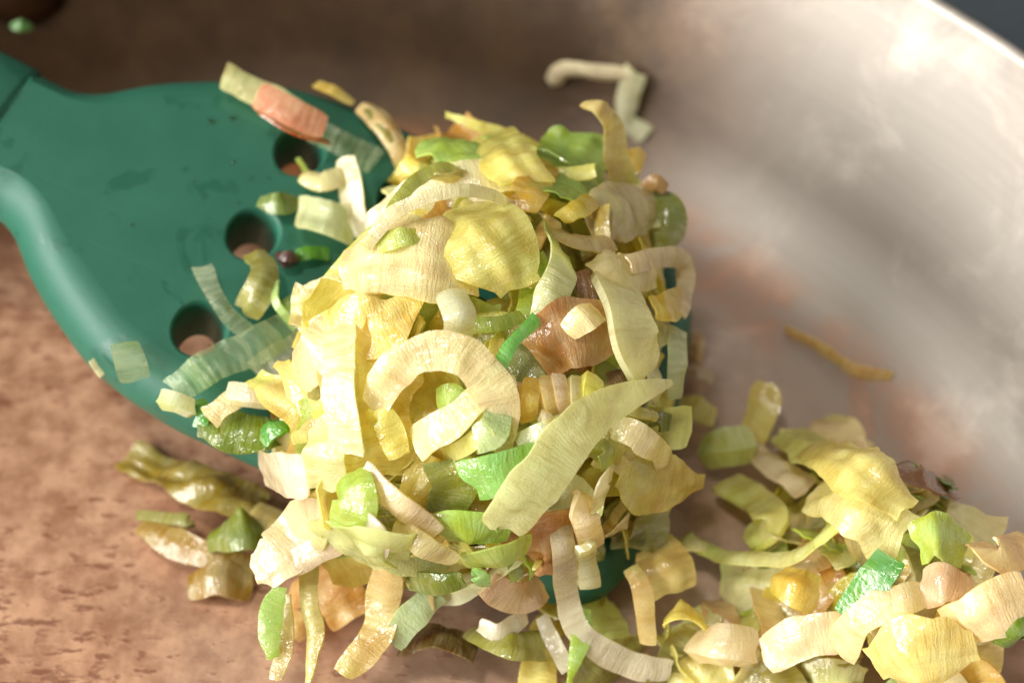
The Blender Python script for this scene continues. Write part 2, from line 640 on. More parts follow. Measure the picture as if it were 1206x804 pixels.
def heap_hit(x, y):
    d = ray(x, y)
    o = HMi @ (CP - HEAP_O)
    dl = HMi @ d
    os_ = Vector([o[i] / HEAP_R[i] for i in range(3)])
    ds = Vector([dl[i] / HEAP_R[i] for i in range(3)])
    a, b, c = ds.dot(ds), os_.dot(ds), os_.dot(os_) - 1
    disc = b * b - a * c
    t = (-b - math.sqrt(disc)) / a if disc > 0 else -b / a
    p = CP + d * t
    q = HMi @ (p - HEAP_O)
    n = Vector([q[i] / HEAP_R[i] ** 2 for i in range(3)])
    n = (HMi.transposed() @ n).normalized()
    k = max(0, min(1, (.6 + d.dot(n)) / .6))           # pieces at the heap's edge flop over rather than stand on edge
    return p, (n * (1 - .55 * k) - d * (.9 * k)).normalized()


def pixel(p):
    q = p - CP
    z = q.dot(CF)
    return 603 + q.dot(CR) / z / PX, 402 - q.dot(CU) / z / PX


def inside(x, y, poly):
    r = False
    for i in range(len(poly)):
        (a, b), (c, d) = poly[i - 1], poly[i]
        if (b > y) != (d > y) and x < (c - a) * (y - b) / (d - b) + a: r = not r
    return r


# outline of the heap as it lies on the blade
HEAP_LINE = [(585, 165), (690, 165), (745, 225), (752, 300), (752, 480), (765, 590), (690, 655), (640, 710), (480, 710), (330, 660), (345, 540), (372, 420), (420, 320), (480, 250)]
BUMPS = []                              # low heaps on the pan floor: x, y, radius, height
for px, py, rp, hc in ((1015, 590, 100, 1.1), (1090, 660, 110, 1.2), (960, 690, 90, .9), (1060, 760, 120, 1.3), (1190, 720, 110, 1.3), (880, 760, 80, .7),
                       (720, 770, 90, .8), (560, 780, 90, .6), (430, 740, 80, .4), (270, 620, 60, .4)):
    p = on_z(px, py, .004)
    BUMPS.append((p.x, p.y, rp * depth(p) * PX, hc / 100))


def floor_h(x, y):
    return sum(h * math.exp(-((x - a) ** 2 + (y - b) ** 2) / (r * r)) for a, b, r, h in BUMPS) * .8


def floor_hit(x, y):
    d = ray(x, y)
    t = .18
    while t < .7:
        p = CP + d * t
        if p.z <= floor_h(p.x, p.y): break
        t += .0006
    e = .002
    n = Vector((floor_h(p.x - e, p.y) - floor_h(p.x + e, p.y), floor_h(p.x, p.y - e) - floor_h(p.x, p.y + e), 2 * e)).normalized()
    return p, n


def pan_hit(x, y):
    p, n = floor_hit(x, y)
    q = p - PAN_C
    if math.hypot(q.x, q.y) > FLOOR_R - .006:
        return wall_hit(x, y)
    return p, n


def blade_hit(x, y):
    return on_blade(x, y), BN.copy()


SURF = dict(heap=heap_hit, blade=blade_hit, floor=floor_hit, pan=pan_hit)

# ------------------------------------------------------------------ leek pieces
PAL = dict(
    white=(254, 249, 230), cream=(253, 243, 196), pale=(250, 241, 176), yellow=(246, 222, 98), butter=(251, 236, 142),
    lime=(212, 228, 104), mint=(178, 230, 110), frost=(226, 240, 180), green=(116, 184, 52), leaf=(150, 168, 52), olive=(186, 178, 80), tan=(240, 218, 150), peach=(251, 236, 204),
    amber=(228, 176, 92), brown=(164, 104, 50), salmon=(236, 166, 122), maroon=(110, 40, 30), grey=(236, 238, 208), pink=(246, 216, 184))


def prof_w(q, shape):
    if shape == 'strip':
        return min(1, q / .03 + .92, (1 - q) / .03 + .92)
    if shape == 'petal':
        return max(.5, (1 - abs(2 * q - 1) ** 4)) ** .8
    if shape == 'point':
        return max(.06, min(1, (1 - q) * 1.7)) * min(1, .7 + q * 2)
    if shape == 'chunk':
        return min(1, q / .06 + .88, (1 - q) / .06 + .88)
    return 1.0


def piece(name, cen, nor, wid, color, label, group=None, cat='leek', shape='strip', roll=0.0, twist=0.0, camber=.12, sheer=0.0,
          th=.00036, crumple=1.0, seg=None, fold=None, slant=0.0, jitter=.035):
    """one leaf piece: a thin closed shell swept along a centre line
    cen: 3D points; nor: matching normals; wid: width in metres (number or list)"""
    L = sum((a - b).length for a, b in zip(cen[1:], cen[:-1]))
    n = seg or max(12, min(40, int(L / .0011)))
    P = cr(cen, n)
    Nn = [q.normalized() for q in cr(nor, n)]
    W = wid if isinstance(wid, (list, tuple)) else [wid]
    wm = max(W)
    if len(W) > 1:                       # cut ends stay blunt unless the piece really ends in a point
        W = list(W)
        for e_ in (0, -1):
            if W[e_] > .42 * wm: W[e_] = max(W[e_], wm * random.uniform(.74, .98))
    m = max(5, min(16, int(wm / .0008)))
    W2 = list(W) if len(W) > 1 else list(W) * 2
    ws = []
    for i in range(n):                   # straight cut edges between the given widths
        t_ = i / (n - 1) * (len(W2) - 1)
        k_ = min(int(t_), len(W2) - 2)
        ws.append(W2[k_] + (W2[k_ + 1] - W2[k_]) * (t_ - k_))
    rv = lambda: random.uniform(-50, 50)
    seed = Vector((rv(), rv(), rv()))
    roll += random.gauss(0, .16) * min(1, crumple)
    # torn, angular outline: a few straight segments per side
    nk = max(4, int(L / .0035) + 2)
    jag = [[random.uniform(-1, 1) for _ in range(nk)] for _ in range(2)]
    ends = [[random.uniform(-1, 1) for _ in range(4)] for _ in range(2)]
    def pl(arr, q):
        t = q * (len(arr) - 1)
        i = min(int(t), len(arr) - 2)
        return arr[i] + (arr[i + 1] - arr[i]) * (t - i)
    v, uv = [], []
    s = 0
    top, bot = [], []
    vfold = random.random() if fold is None else fold
    sl = slant + random.uniform(-.45, .45)
    # one or two fold lines
    folds = [(random.uniform(.2, .8), random.uniform(-.9, .9), random.uniform(-1, 1)) for _ in range(2)]
    for i in range(n):
        q = i / (n - 1)
        if i: s += (P[i] - P[i - 1]).length
        T = (P[min(i + 1, n - 1)] - P[max(i - 1, 0)]).normalized()
        N = (Nn[i] - T * Nn[i].dot(T))
        if N.length < 1e-4: N = T.orthogonal()
        N.normalize()
        N = Matrix.Rotation(roll + twist * (q - .5), 3, T) @ N
        S = T.cross(N)
        ww = ws[i] * prof_w(q, shape)
        for j in range(m):
            c = 2 * j / (m - 1) - 1
            e_ = jag[0 if c > 0 else 1]
            ew = ww * (.5 + .07 * min(1, crumple) * pl(e_, q) + .02 * noise.noise(seed + Vector((s * 700, (3 if c > 0 else -3), 0))))
            p = P[i] + S * (c * ew)
            k0, k1 = max(0, 1 - q * 4), max(0, 1 - (1 - q) * 4)
            p += T * (sl * c * ew * .6 * (k0 + k1))
            p += T * (pl(ends[0], j / (m - 1)) * k0 + pl(ends[1], j / (m - 1)) * k1) * (ww * .09)
            # cross curl
            p += N * (camber * .30 * ww * ((.45 - c * c) if vfold < .5 else (.5 - abs(c)) * 1.3))
            # soft fold lines
            for fq, fs, fa in folds:
                dd = (q - fq) * L + fs * c * ew
                p += N * (fa * .16 * crumple * (math.sqrt(dd * dd + 4e-7) - .002) * max(0, 1 - abs(dd) / .008))
            # crumple: broad buckles with creased ridges and a finer ripple
            k = seed + Vector((s * 80, c * ew * 160, 0))
            k2 = seed + Vector((s * 330, c * ew * 260, 7))
            rid = abs(noise.noise(k * 1.7 + Vector((5, 0, 0))))
            p += N * ((noise.noise(k) * .0008 + (rid - .22) * .0012) * crumple * min(1, ww / .007) + (abs(noise.noise(k2)) - .2) * .0005 * crumple)
            p += S * (noise.noise(k + Vector((9, 9, 9))) * .0005 * crumple)
            hh = th * .5
            top.append(len(v)); v.append(p + N * hh)
            uv.append((s * 100, (c * ew) * 100))
            bot.append(len(v)); v.append(p - N * hh)
            uv.append((s * 100, (c * ew) * 100))
    F = []
    I = lambda L_, i, j: L_[i * m + j]
    for i in range(n - 1):
        for j in range(m - 1):
            F.append((I(top, i, j), I(top, i + 1, j), I(top, i + 1, j + 1), I(top, i, j + 1)))
            F.append((I(bot, i, j), I(bot, i, j + 1), I(bot, i + 1, j + 1), I(bot, i + 1, j)))
    # the cut edge has its own vertices so that it stays crisp
    path = [(i, 0) for i in range(n)] + [(n - 1, j) for j in range(1, m)] + [(i, m - 1) for i in range(n - 2, -1, -1)] + [(0, j) for j in range(m - 2, 0, -1)]
    e0 = len(v)
    for i, j in path:
        for L_ in (top, bot):
            v.append(v[I(L_, i, j)].copy()); uv.append(uv[I(L_, i, j)])
    K = len(path)
    for a in range(K):
        b = (a + 1) % K
        F.append((e0 + 2 * a, e0 + 2 * a + 1, e0 + 2 * b + 1, e0 + 2 * b))
    o0 = P[n // 2]
    me = mesh(name, [q - o0 for q in v], F)
    ul = me.uv_layers.new(name='UVMap')
    for lp in me.loops:
        ul.data[lp.index].uv = uv[lp.vertex_index]
    o = link(name, me, M_SHEER if sheer > 0 else M_LEEK)
    o.location = o0
    c = PAL[color] if isinstance(color, str) else color
    jt = [max(0, min(1, q / 255 + random.uniform(-jitter, jitter))) * 255 for q in c]
    o.color = (*srgb(*jt), 1 - sheer)
    return tag(o, label, cat, group)


def H(surf, pts, wpx, color, label, name='leek_strip', lift=0.0, **kw):
    """piece from pixel way-points (x, y[, lift in cm]) laid on one of the surfaces; width in pixels"""
    cen, nor = [], []
    for q in pts:
        p, n = SURF[surf](q[0], q[1])
        l = (q[2] if len(q) > 2 else 0) + lift
        # lift towards the eye along the line of sight so that the piece stays over the same spot
        d = ray(q[0], q[1])
        cen.append(p - d * ((.0006 + l / 100) / max(.45, -d.dot(n))))
        nor.append(n)
    sc_ = sum(depth(p) for p in cen) / len(cen) * PX
    wd = [x * sc_ for x in wpx] if isinstance(wpx, (list, tuple)) else wpx * sc_
    return piece(name, cen, nor, wd, color, label, kw.pop('group', None), **kw)


dome_v, dome_f = lathe([(1, 0), (.92, .38), (.7, .7), (.4, .92), (.02, 1)], 12)
tt = NT('clear_oil')
po = tt.n('ShaderNodeBsdfPrincipled')
po.inputs['Base Color'].default_value = (.9, .85, .6, 1)
po.inputs['Roughness'].default_value = .03
po.inputs['Transmission Weight'].default_value = 1
po.inputs['IOR'].default_value = 1.46
tt.l(po.outputs[0], tt.out.inputs[0])
M_OIL = tt.m

GB = 'leek bits scattered on the bare spatula blade'
# --- scraps lying on the bare part of the blade
H('blade', [(345, 140, .1), (395, 165, .15), (445, 192, .05)], 34, 'grey', 'thin see-through leek film between the browned chunk and the tan strip', 'leek_film', sheer=.8, camber=.05, group=GB)
H('blade', [(262, 88, .35), (300, 108, .3), (350, 132, .25), (375, 150, .1)], [34, 36, 30, 34], 'cream', 'cream leek strip lying along the spatula rim behind the browned chunk', sheer=.3, camber=.2, group=GB)
H('blade', [(303, 112, .75), (340, 131, .85), (384, 152, .7)], [36, 36, 32], 'salmon', 'browned salmon pink folded leek chunk beside the topmost spatula hole', 'leek_chunk', camber=.05, th=.0008, shape='chunk', crumple=.3, roll=.15, group=GB)
H('blade', [(312, 136, .5), (345, 156, .55), (388, 168, .4)], [24, 28, 26], (206, 112, 60), 'toasted amber underside flap folded below the browned pink chunk', 'leek_flap', camber=.05, crumple=.4, roll=-.8, group=GB)
H('blade', [(404, 186, .5), (412, 225, .45), (416, 278, .1)], [28, 36, 26], 'peach', 'upright pinkish beige leek sheet standing among the bits on the blade', 'leek_sheet', camber=.2, roll=.5, sheer=.12, group=GB)
H('blade', [(348, 250, .3), (385, 258, .45), (414, 268, .3)], [40, 48, 34], 'cream', 'squarish beige leek sheet with a toasted middle beside a small green chip', 'leek_sheet', camber=.18, sheer=.05, group=GB)
H('blade', [(356, 208, .3), (380, 212, .5), (404, 208, .45)], [20, 26, 16], 'cream', 'small folded beige leek bit just below the topmost spatula hole', 'leek_bit', camber=.3, group=GB)
H('blade', [(352, 186, .05), (358, 196, .15), (362, 206, .2)], 6, 'lime', 'tiny pale green sliver poking into the topmost spatula hole', 'leek_sliver', group=GB)
H('blade', [(305, 238, .1), (328, 240, .3), (352, 240, .15)], [14, 28, 18], 'leaf', 'small glossy green leek chip above the middle spatula hole', 'leek_chip', shape='petal', camber=.3, group=GB)
H('blade', [(372, 100, .1), (395, 108, .2), (416, 122, .1)], [10, 14, 8], 'yellow', 'yellow leek tip peeking over the far spatula rim', 'leek_tip', group=GB)
H('blade', [(428, 126, .2), (448, 140, .45), (468, 172, .4), (488, 208, .15)], [18, 30, 26, 22], 'tan', 'tan folded leek strip bridging the spatula rim', camber=.5, group=GB)
H('blade', [(434, 130, .35), (452, 152, .5), (462, 168, .45)], 12, 'olive', 'dull olive fold on top of the tan strip at the rim', 'leek_fold', camber=.4, group=GB)
H('blade', [(300, 296, .35), (312, 318, .55), (302, 345, .5), (288, 368, .15)], [32, 38, 40, 40], 'olive', 'ribbed yellow green leek chip curling beside the middle hole', 'leek_chip', camber=.35, slant=.4, group=GB)
H('blade', [(237, 314, .25), (250, 345, .3), (268, 372, .25), (292, 392, .1)], [18, 22, 24, 26], 'grey', 'narrow see-through leek strip beside the lowest spatula hole', sheer=.7, camber=.15, group=GB)
H('blade', [(328, 303, .1), (338, 304, .3), (348, 306, .1)], 17, 'maroon', 'small dark maroon scorched bit beside the middle hole', 'scorched_bit', shape='petal', camber=.4, th=.002, group=GB)
H('blade', [(348, 302, .1), (368, 297, .2), (388, 299, .05)], 16, 'green', 'dark green leek sliver beside the scorched bit', 'leek_sliver', sheer=.2, group=GB)
H('blade', [(330, 376, .25), (370, 358, .4), (425, 330, .3)], [46, 48, 44], 'leaf', 'flat olive green striped leaf piece running under the heap', 'leek_leaf', camber=.12, crumple=.6, group=GB)
H('blade', [(325, 332, .5), (324, 352, .6), (334, 370, .5), (350, 388, .3)], [8, 11, 10, 12], 'grey', 'tiny curled translucent leek loop above the long clear strip', 'leek_curl', sheer=.25, roll=.8, group=GB)
H('blade', [(300, 440, .3), (340, 420, .4), (372, 396, .3)], [34, 44, 36], 'grey', 'dull see-through leek sheet beneath the clear ribbed strip', 'leek_sheet', sheer=.7, camber=.1, group=GB)
H('blade', [(204, 462, .2), (245, 432, .5), (300, 408, .55), (346, 382, .35)], [36, 44, 42, 36], 'grey', 'long see-through ribbed leek strip crossing the spatula to the heap', sheer=.8, camber=.12, group=GB)
H('blade', [(235, 500, .15), (280, 508, .25), (335, 512, .3)], [30, 52, 46], 'leaf', 'large olive green leaf piece at the lower blade edge', 'leek_leaf', shape='petal', camber=.2, group=GB)
H('blade', [(236, 470, .2), (240, 486, .25), (236, 504, .1)], 16, 'green', 'bright green wet leek bit next to the white end chip', 'leek_bit', camber=.3, group=GB)
H('blade', [(334, 444, .3), (346, 470, .4), (352, 500, .3)], [34, 30, 28], 'leaf', 'green leaf fold tucked against the side of the heap', 'leek_leaf', camber=.3, group=GB)
H('blade', [(308, 520, .35), (326, 500, .6), (350, 490, .5)], [22, 30, 20], 'green', 'curled green leaf with light edge at the heap foot', 'leek_leaf', camber=.4, roll=-.4, group=GB)
H('blade', [(190, 469, .3), (208, 473, .42), (226, 481, .3)], 19, 'white', 'small thick white leek chip at the clear strip end', 'leek_chip', th=.0022, shape='chunk', camber=.1, crumple=.4, group=GB)
H('blade', [(270, 462, .6), (296, 465, .72), (323, 468, .6)], 25, 'white', 'thick white leek chip resting on the green leaf pieces', 'leek_chip', th=.0022, shape='chunk', camber=.15, crumple=.4, group=GB)
H('blade', [(248, 494, .45), (262, 480, .55), (288, 462, .5)], [34, 24, 18], 'cream', 'cream leek wedge leaning on the thick white chip', 'leek_wedge', camber=.2, group=GB)
H('blade', [(318, 488, .4), (335, 484, .45), (352, 480, .4)], 14, 'brown', 'brown stewed leek shred between the green leaf pieces', 'leek_shred', group=GB)
H('blade', [(146, 404, .05), (154, 428, .12), (160, 450, .02)], [34, 38, 36], 'grey', 'squarish see-through leek film stuck on the bare blade side', 'leek_film', sheer=.7, camber=.03, crumple=.25, group=GB)
H('blade', [(107, 424, -.35), (114, 434, -.35), (120, 444, -.35)], 7, 'grey', 'tiny pale chip stuck to the spatula outer edge', 'leek_chip', group=GB)
H('blade', [(512, 206, .2), (540, 200, .4), (565, 215, .4)], [18, 24, 30], 'olive', 'crumpled olive leek bit between rim and heap', 'leek_bit', camber=.3, group=GB)

# --- a few beads of oil on the bare silicone
random.seed(5)
dv, df = [], []
for k in range(26):
    s_, t_ = random.uniform(.012, .062), random.uniform(-.027, .027)
    if abs(t_) > .010 + s_ * .38: continue
    r_ = random.choice((.00025, .0003, .0004, .00055))
    for (vx, vy, vz) in dome_v:
        dv.append(BM @ Vector((s_ + vx * r_, t_ + vy * r_ * 1.2, .00005 + vz * r_ * .55)))
    base_ = len(dv) - len(dome_v)
    df += [tuple(i + base_ for i in f_) for f_ in dome_f]
tag(link('oil_droplets', mesh('oil_droplets', dv, df), M_OIL), 'tiny clear beads of oil on the bare teal blade', 'oil', None, 'stuff')

# --- the pieces one can pick out on the heap
GH = 'large leek pieces heaped on the spatula'
def HH(*a, **k):
    k.setdefault('group', GH)
    if a[2] in ('cream', 'butter', 'white', 'pale', 'peach', 'yellow', 'tan', 'lime', 'amber'):
        k.setdefault('sheer', random.uniform(.10, .34))
    return H('heap', *a, **k)
HH([(405, 318, .1), (450, 300, .45), (510, 300, .6), (560, 318, .3)], [60, 108, 120, 80], 'cream', 'broad cream petal covering the shoulder of the heap', 'leek_petal', camber=.2, shape='petal')
HH([(530, 250, .35), (575, 280, .7), (610, 340, .5)], [85, 118, 90], 'butter', 'rounded butter yellow petal cupped at the heap centre', 'leek_petal', camber=.28, shape='petal')
HH([(430, 290, .55), (468, 250, .85), (520, 227, .95), (570, 228, .8), (606, 246, .4)], [12, 17, 17, 15, 12], 'peach', 'slim pale arc strip bridging over the heap shoulder', 'leek_strip', roll=.5)
HH([(445, 288, .5), (470, 278, .7), (500, 278, .55)], [16, 28, 22], 'lime', 'yellow green chip lying on the broad cream petal', 'leek_chip', camber=.15)
HH([(365, 415, .2), (410, 392, .5), (455, 380, .6), (498, 352, .5)], [60, 84, 70, 12], 'butter', 'pointed butter yellow sheet jutting from the heap side', 'leek_sheet', camber=.15)
HH([(352, 440, .1), (372, 418, .4), (398, 384, .35)], [60, 56, 30], 'cream', 'frayed cream sheet at the heap edge facing the clear strips', 'leek_sheet', camber=.2)
HH([(402, 382, .55), (398, 430, .85), (398, 480, .9), (408, 535, .65)], [36, 42, 44, 42], 'white', 'wide bright white ribbon running straight down the heap', 'leek_ribbon', camber=.12, crumple=.7)
HH([(470, 400, .3), (450, 440, .5), (440, 500, .4), (450, 560, .2)], [70, 96, 90, 60], 'butter', 'large folded yellow sheet beside the bright white ribbon', 'leek_sheet', camber=-.2, roll=-.3)
HH([(440, 480, .6), (470, 432, .95), (520, 412, 1.1), (562, 430, 1.05), (588, 475, .95), (578, 530, .6)], [36, 46, 48, 46, 46, 44], 'cream', 'cream leek ring looping over the hollow in the heap', 'leek_ring', camber=.1, roll=.35)
HH([(490, 525, .5), (525, 500, .8), (560, 470, .85), (600, 440, .7)], [44, 42, 34, 26], 'cream', 'cream band crossing inside the open leek ring', 'leek_band', camber=.12, roll=-.3)
HH([(515, 470, .3), (530, 468, .6), (545, 480, .5)], [22, 34, 26], 'lime', 'small pale lime tab standing in the ring hollow', 'leek_tab', camber=.25)
HH([(478, 520, .1), (500, 470, .0), (540, 450, -.1)], [60, 80, 60], 'yellow', 'deep yellow petal lining the hollow behind the ring', 'leek_petal', camber=-.3, shape='petal')
HH([(432, 505, .35), (450, 490, .6), (470, 540, .5)], [24, 34, 16], 'butter', 'upright pointed yellow leaf tip in front of the ring hollow', 'leek_tip', camber=.3)
HH([(570, 470, .9), (588, 432, 1.0), (608, 402, .95), (632, 374, .7)], [20, 20, 16, 10], 'mint', 'narrow curling bright green strip beside the leek ring', 'leek_curl', camber=.3, roll=.4)
HH([(560, 520, .9), (582, 505, 1.0), (590, 470, .8)], [34, 40, 30], 'frost', 'pale mint end of the looping ring', 'leek_end', camber=.25)
HH([(588, 622, .9), (625, 580, 1.2), (668, 522, 1.3), (700, 488, 1.2), (740, 466, 1.0), (790, 450, .8)], [62, 72, 68, 56, 36, 8], 'cream', 'long ribbed cream ribbon laid diagonally over the heap front', 'leek_ribbon', camber=.12, crumple=.6)
HH([(552, 568, .7), (590, 558, .95), (648, 540, .9)], [34, 56, 44], 'mint', 'bright mint green leaf piece under the diagonal ribbon', 'leek_leaf', camber=.12, crumple=.6, slant=.5)
HH([(515, 622, .5), (555, 622, .75), (600, 622, .6)], [40, 58, 40], 'lime', 'lime green leaf piece below the bright mint leaf', 'leek_leaf', camber=.15)
HH([(545, 660, .4), (585, 655, .7), (622, 640, .6)], [22, 34, 24], 'lime', 'narrow lime leaf tongue beneath the lime leaf piece', 'leek_leaf', camber=.2)
HH([(610, 520, .6), (640, 512, .9), (662, 500, .7)], [16, 32, 30], 'white', 'smooth pinkish white chip above the bright mint leaf', 'leek_chip', camber=.2, th=.0012)
HH([(726, 334, .5), (742, 370, .9), (752, 405, .95), (762, 436, .7)], [34, 62, 70, 40], 'peach', 'smooth pinkish cream slab with rounded top on the heap right side', 'leek_slab', camber=.15, th=.0014, crumple=.3)
HH([(625, 420, .3), (665, 395, .7), (722, 385, .6)], [60, 88, 60], 'amber', 'glossy amber brown translucent sheet beside the pinkish slab', 'leek_sheet', camber=.22, sheer=.08)
HH([(668, 392, .75), (690, 372, 1.0), (706, 365, .8)], [20, 34, 26], 'cream', 'pale folded flap on the amber sheet', 'leek_flap', camber=.3)
for k, (xa, ya, xb, yb, ww, cc) in enumerate(((625, 450, 621, 492, 22, 'yellow'), (640, 446, 650, 490, 17, 'tan'), (655, 444, 664, 488, 18, 'peach'), (676, 446, 678, 486, 17, 'cream'), (698, 446, 694, 478, 28, 'butter'), (640, 488, 648, 500, 12, 'peach'))):
    HH([(xa, ya, .7), ((xa + xb) / 2, (ya + yb) / 2, .85), (xb, yb, .6)], ww, cc, 'short stubby leek stick in the fibrous bunch under the amber sheet', 'leek_stick', group='sticks of the fibrous leek bunch', camber=.25, th=.0018, crumple=.35, shape='chunk', fold=1)
HH([(648, 272, .3), (662, 312, .7), (650, 350, .7), (640, 385, .5), (668, 420, .5)], [20, 46, 44, 26, 40], 'cream', 'twisted cream leaf standing up in the middle of the heap', 'leek_leaf', camber=.25, twist=1.4)
HH([(625, 300, .1), (632, 340, .3), (622, 385, .3)], [24, 40, 24], 'lime', 'lime green leaf strip left of the twisted cream leaf', 'leek_leaf', camber=.3)
HH([(530, 342, .6), (540, 372, .85), (538, 402, .6)], [26, 38, 28], 'white', 'glossy white curl below the cupped yellow petal', 'leek_curl', camber=.45)
HH([(556, 384, .4), (585, 382, .6), (615, 372, .4)], [14, 20, 14], 'lime', 'slim lime strip under the cupped yellow petal', 'leek_strip', camber=.3)
HH([(575, 158, .2), (595, 182, .5), (622, 215, .4)], [40, 66, 60], 'butter', 'yellow squarish petal at the far top of the heap', 'leek_petal', camber=.15)
HH([(690, 158, .2), (672, 192, .6), (655, 232, .5)], [60, 84, 60], 'lime', 'pale lime ribbed petal fanned at the heap top', 'leek_petal', camber=.25)
HH([(640, 190, .3), (625, 222, .5), (612, 250, .4)], [40, 46, 40], 'yellow', 'yellow leaf next to the pale lime ribbed petal', 'leek_leaf', camber=.2)
HH([(686, 124, 1.1), (708, 130, 1.3), (722, 150, 1.0), (726, 185, .7), (738, 220, .4)], [8, 24, 28, 36, 40], 'tan', 'tall tan strip sticking up above the heap top', 'leek_strip', camber=.15)
HH([(725, 200, .3), (745, 188, .4), (756, 178, .2)], [30, 30, 12], 'yellow', 'yellow leaf tip behind the tall tan strip', 'leek_tip')
HH([(660, 258, .5), (690, 240, .7), (722, 228, .6)], [18, 26, 18], 'yellow', 'glossy yellow fold in front of the pale lime petal', 'leek_fold', camber=.4)
HH([(690, 262, .3), (730, 248, .6), (768, 240, .4)], [50, 70, 50], 'tan', 'tan translucent petal on the heap far side', 'leek_petal', camber=.3, shape='petal', sheer=.1)
HH([(650, 272, .3), (680, 282, .5), (720, 286, .4)], [20, 30, 28], 'tan', 'flat tan leaf fold below the tan translucent petal', 'leek_fold', camber=.3)
HH([(762, 225, .1), (786, 256, .4), (782, 296, .3)], [34, 58, 40], 'olive', 'olive green curled petal at the heap far corner', 'leek_petal', camber=.4, shape='petal')
HH([(758, 222, .4), (772, 212, .5), (784, 222, .4)], [10, 18, 10], 'amber', 'tiny toasted orange tip at the heap far corner', 'leek_tip', camber=.3)
HH([(700, 300, .4), (732, 318, .6), (770, 322, .5)], [50, 52, 30], 'cream', 'cream crumpled leaf next to the dark gap by the blade corner', 'leek_leaf', camber=.25)
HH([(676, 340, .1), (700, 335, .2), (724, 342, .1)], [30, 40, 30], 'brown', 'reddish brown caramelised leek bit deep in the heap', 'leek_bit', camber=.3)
HH([(742, 312, .7), (780, 302, .85), (803, 308, .75), (806, 335, .6), (800, 368, .5)], [12, 24, 26, 24, 28], 'peach', 'peach strip looping round the dark gap at the blade corner', 'leek_loop', camber=.2, roll=.3)
HH([(770, 362, .5), (790, 360, .6), (806, 352, .4)], [28, 38, 26], 'yellow', 'deep yellow leek bit inside the peach loop', 'leek_bit', camber=.2)
HH([(797, 388, .2), (799, 425, .35), (794, 470, .1)], [26, 30, 26], 'grey', 'see-through upright strip hanging along the blade tip', 'leek_strip', sheer=.35, camber=.2)
HH([(768, 425, .2), (774, 450, .4), (764, 470, .3)], [24, 34, 24], 'cream', 'cream torn flap below the pinkish slab', 'leek_flap', camber=.2)
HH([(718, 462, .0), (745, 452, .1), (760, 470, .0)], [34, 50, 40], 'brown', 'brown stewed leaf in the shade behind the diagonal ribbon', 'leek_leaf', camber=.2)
HH([(735, 482, .4), (752, 487, .55), (770, 492, .4)], 14, 'tan', 'striped tan leek stub jutting beyond the diagonal ribbon', 'leek_stub', camber=.6, th=.0016)
HH([(764, 502, .2), (778, 496, .4), (792, 498, .2)], [18, 24, 12], 'leaf', 'small green chip at the blade tip edge', 'leek_chip', camber=.2)
HH([(722, 505, .7), (755, 515, .9), (778, 535, .8), (786, 560, .5)], [22, 34, 26, 18], 'cream', 'cream arched band curling over the blade tip', 'leek_band', camber=.3)
HH([(705, 520, .3), (735, 530, .5), (765, 545, .4)], [40, 60, 46], 'butter', 'yellow leaf under the cream arched band', 'leek_leaf', camber=.25)
HH([(732, 555, .5), (775, 572, .8), (828, 568, .5)], [44, 78, 30], 'tan', 'large tan petal drooping off the blade tip', 'leek_petal', camber=.2, shape='petal')
HH([(735, 580, .1), (750, 615, .3), (752, 650, .2)], [60, 80, 50], 'olive', 'wide olive yellow leaf below the large tan petal', 'leek_leaf', camber=.2)
HH([(770, 640, .1), (785, 670, .2), (792, 700, .0)], [50, 66, 34], 'butter', 'dull yellow leaf hanging below the blade tip corner', 'leek_leaf', camber=.2)
HH([(704, 600, .5), (712, 570, .8), (722, 556, .6)], [12, 22, 12], 'white', 'thin white sliver beside the diagonal ribbon lower end', 'leek_sliver', camber=.2)
HH([(688, 582, .6), (692, 612, .9), (700, 645, .7)], [26, 34, 36], 'peach', 'beige folded stick standing below the diagonal ribbon', 'leek_stick', camber=.4, th=.001)
HH([(690, 642, .8), (690, 662, .95), (693, 690, .8)], [26, 25, 26], 'cream', 'ragged fibrous cream stub ending at the dark blade corner', 'leek_stub', camber=.4, th=.0014)
HH([(716, 632, .4), (735, 618, .6), (742, 606, .4)], [22, 20, 8], 'peach', 'peach pointed flap beside the ragged fibrous stub', 'leek_flap')
HH([(610, 650, .2), (640, 640, .45), (672, 640, .3)], [60, 92, 80], 'amber', 'dark amber caramelised sheet at the heap front', 'leek_sheet', camber=.2, sheer=.06)
HH([(655, 600, .3), (664, 650, .5), (668, 705, .5), (690, 752, .2), (745, 785, -.2), (790, 790, -.3)], [34, 32, 28, 30, 34, 26], 'peach', 'long peach strip trailing off the spatula onto the pan', 'leek_strip', camber=.2)
HH([(688, 716, .3), (682, 755, .2), (670, 806, .1)], [18, 26, 10], 'lime', 'lime green blade shaped strip hanging over the peach strip', 'leek_strip', shape='petal', camber=.2)
HH([(742, 668, .3), (758, 700, .3), (764, 758, .0)], [20, 24, 16], 'tan', 'tan strip hanging from the dark blade corner', 'leek_strip', camber=.25, sheer=.1)
HH([(640, 725, .0), (650, 750, .0), (668, 790, -.1)], [14, 20, 14], 'grey', 'dull see-through strip hanging at the heap front', 'leek_strip', sheer=.25)
HH([(298, 672, .3), (325, 655, .6), (355, 628, .7), (385, 600, .5)], [40, 70, 72, 50], 'peach', 'large peach cream petal drooping at the heap lower corner', 'leek_petal', camber=.3, shape='petal', sheer=.08)
HH([(345, 665, .6), (385, 640, .8), (412, 610, .7)], [26, 40, 30], 'pink', 'pinkish fold running along the drooping peach petal', 'leek_fold', camber=.3)
HH([(395, 640, .5), (440, 648, .85), (488, 645, .7)], [50, 92, 70], 'cream', 'fan shaped cream sheet drooping at the heap front', 'leek_sheet', camber=.25)
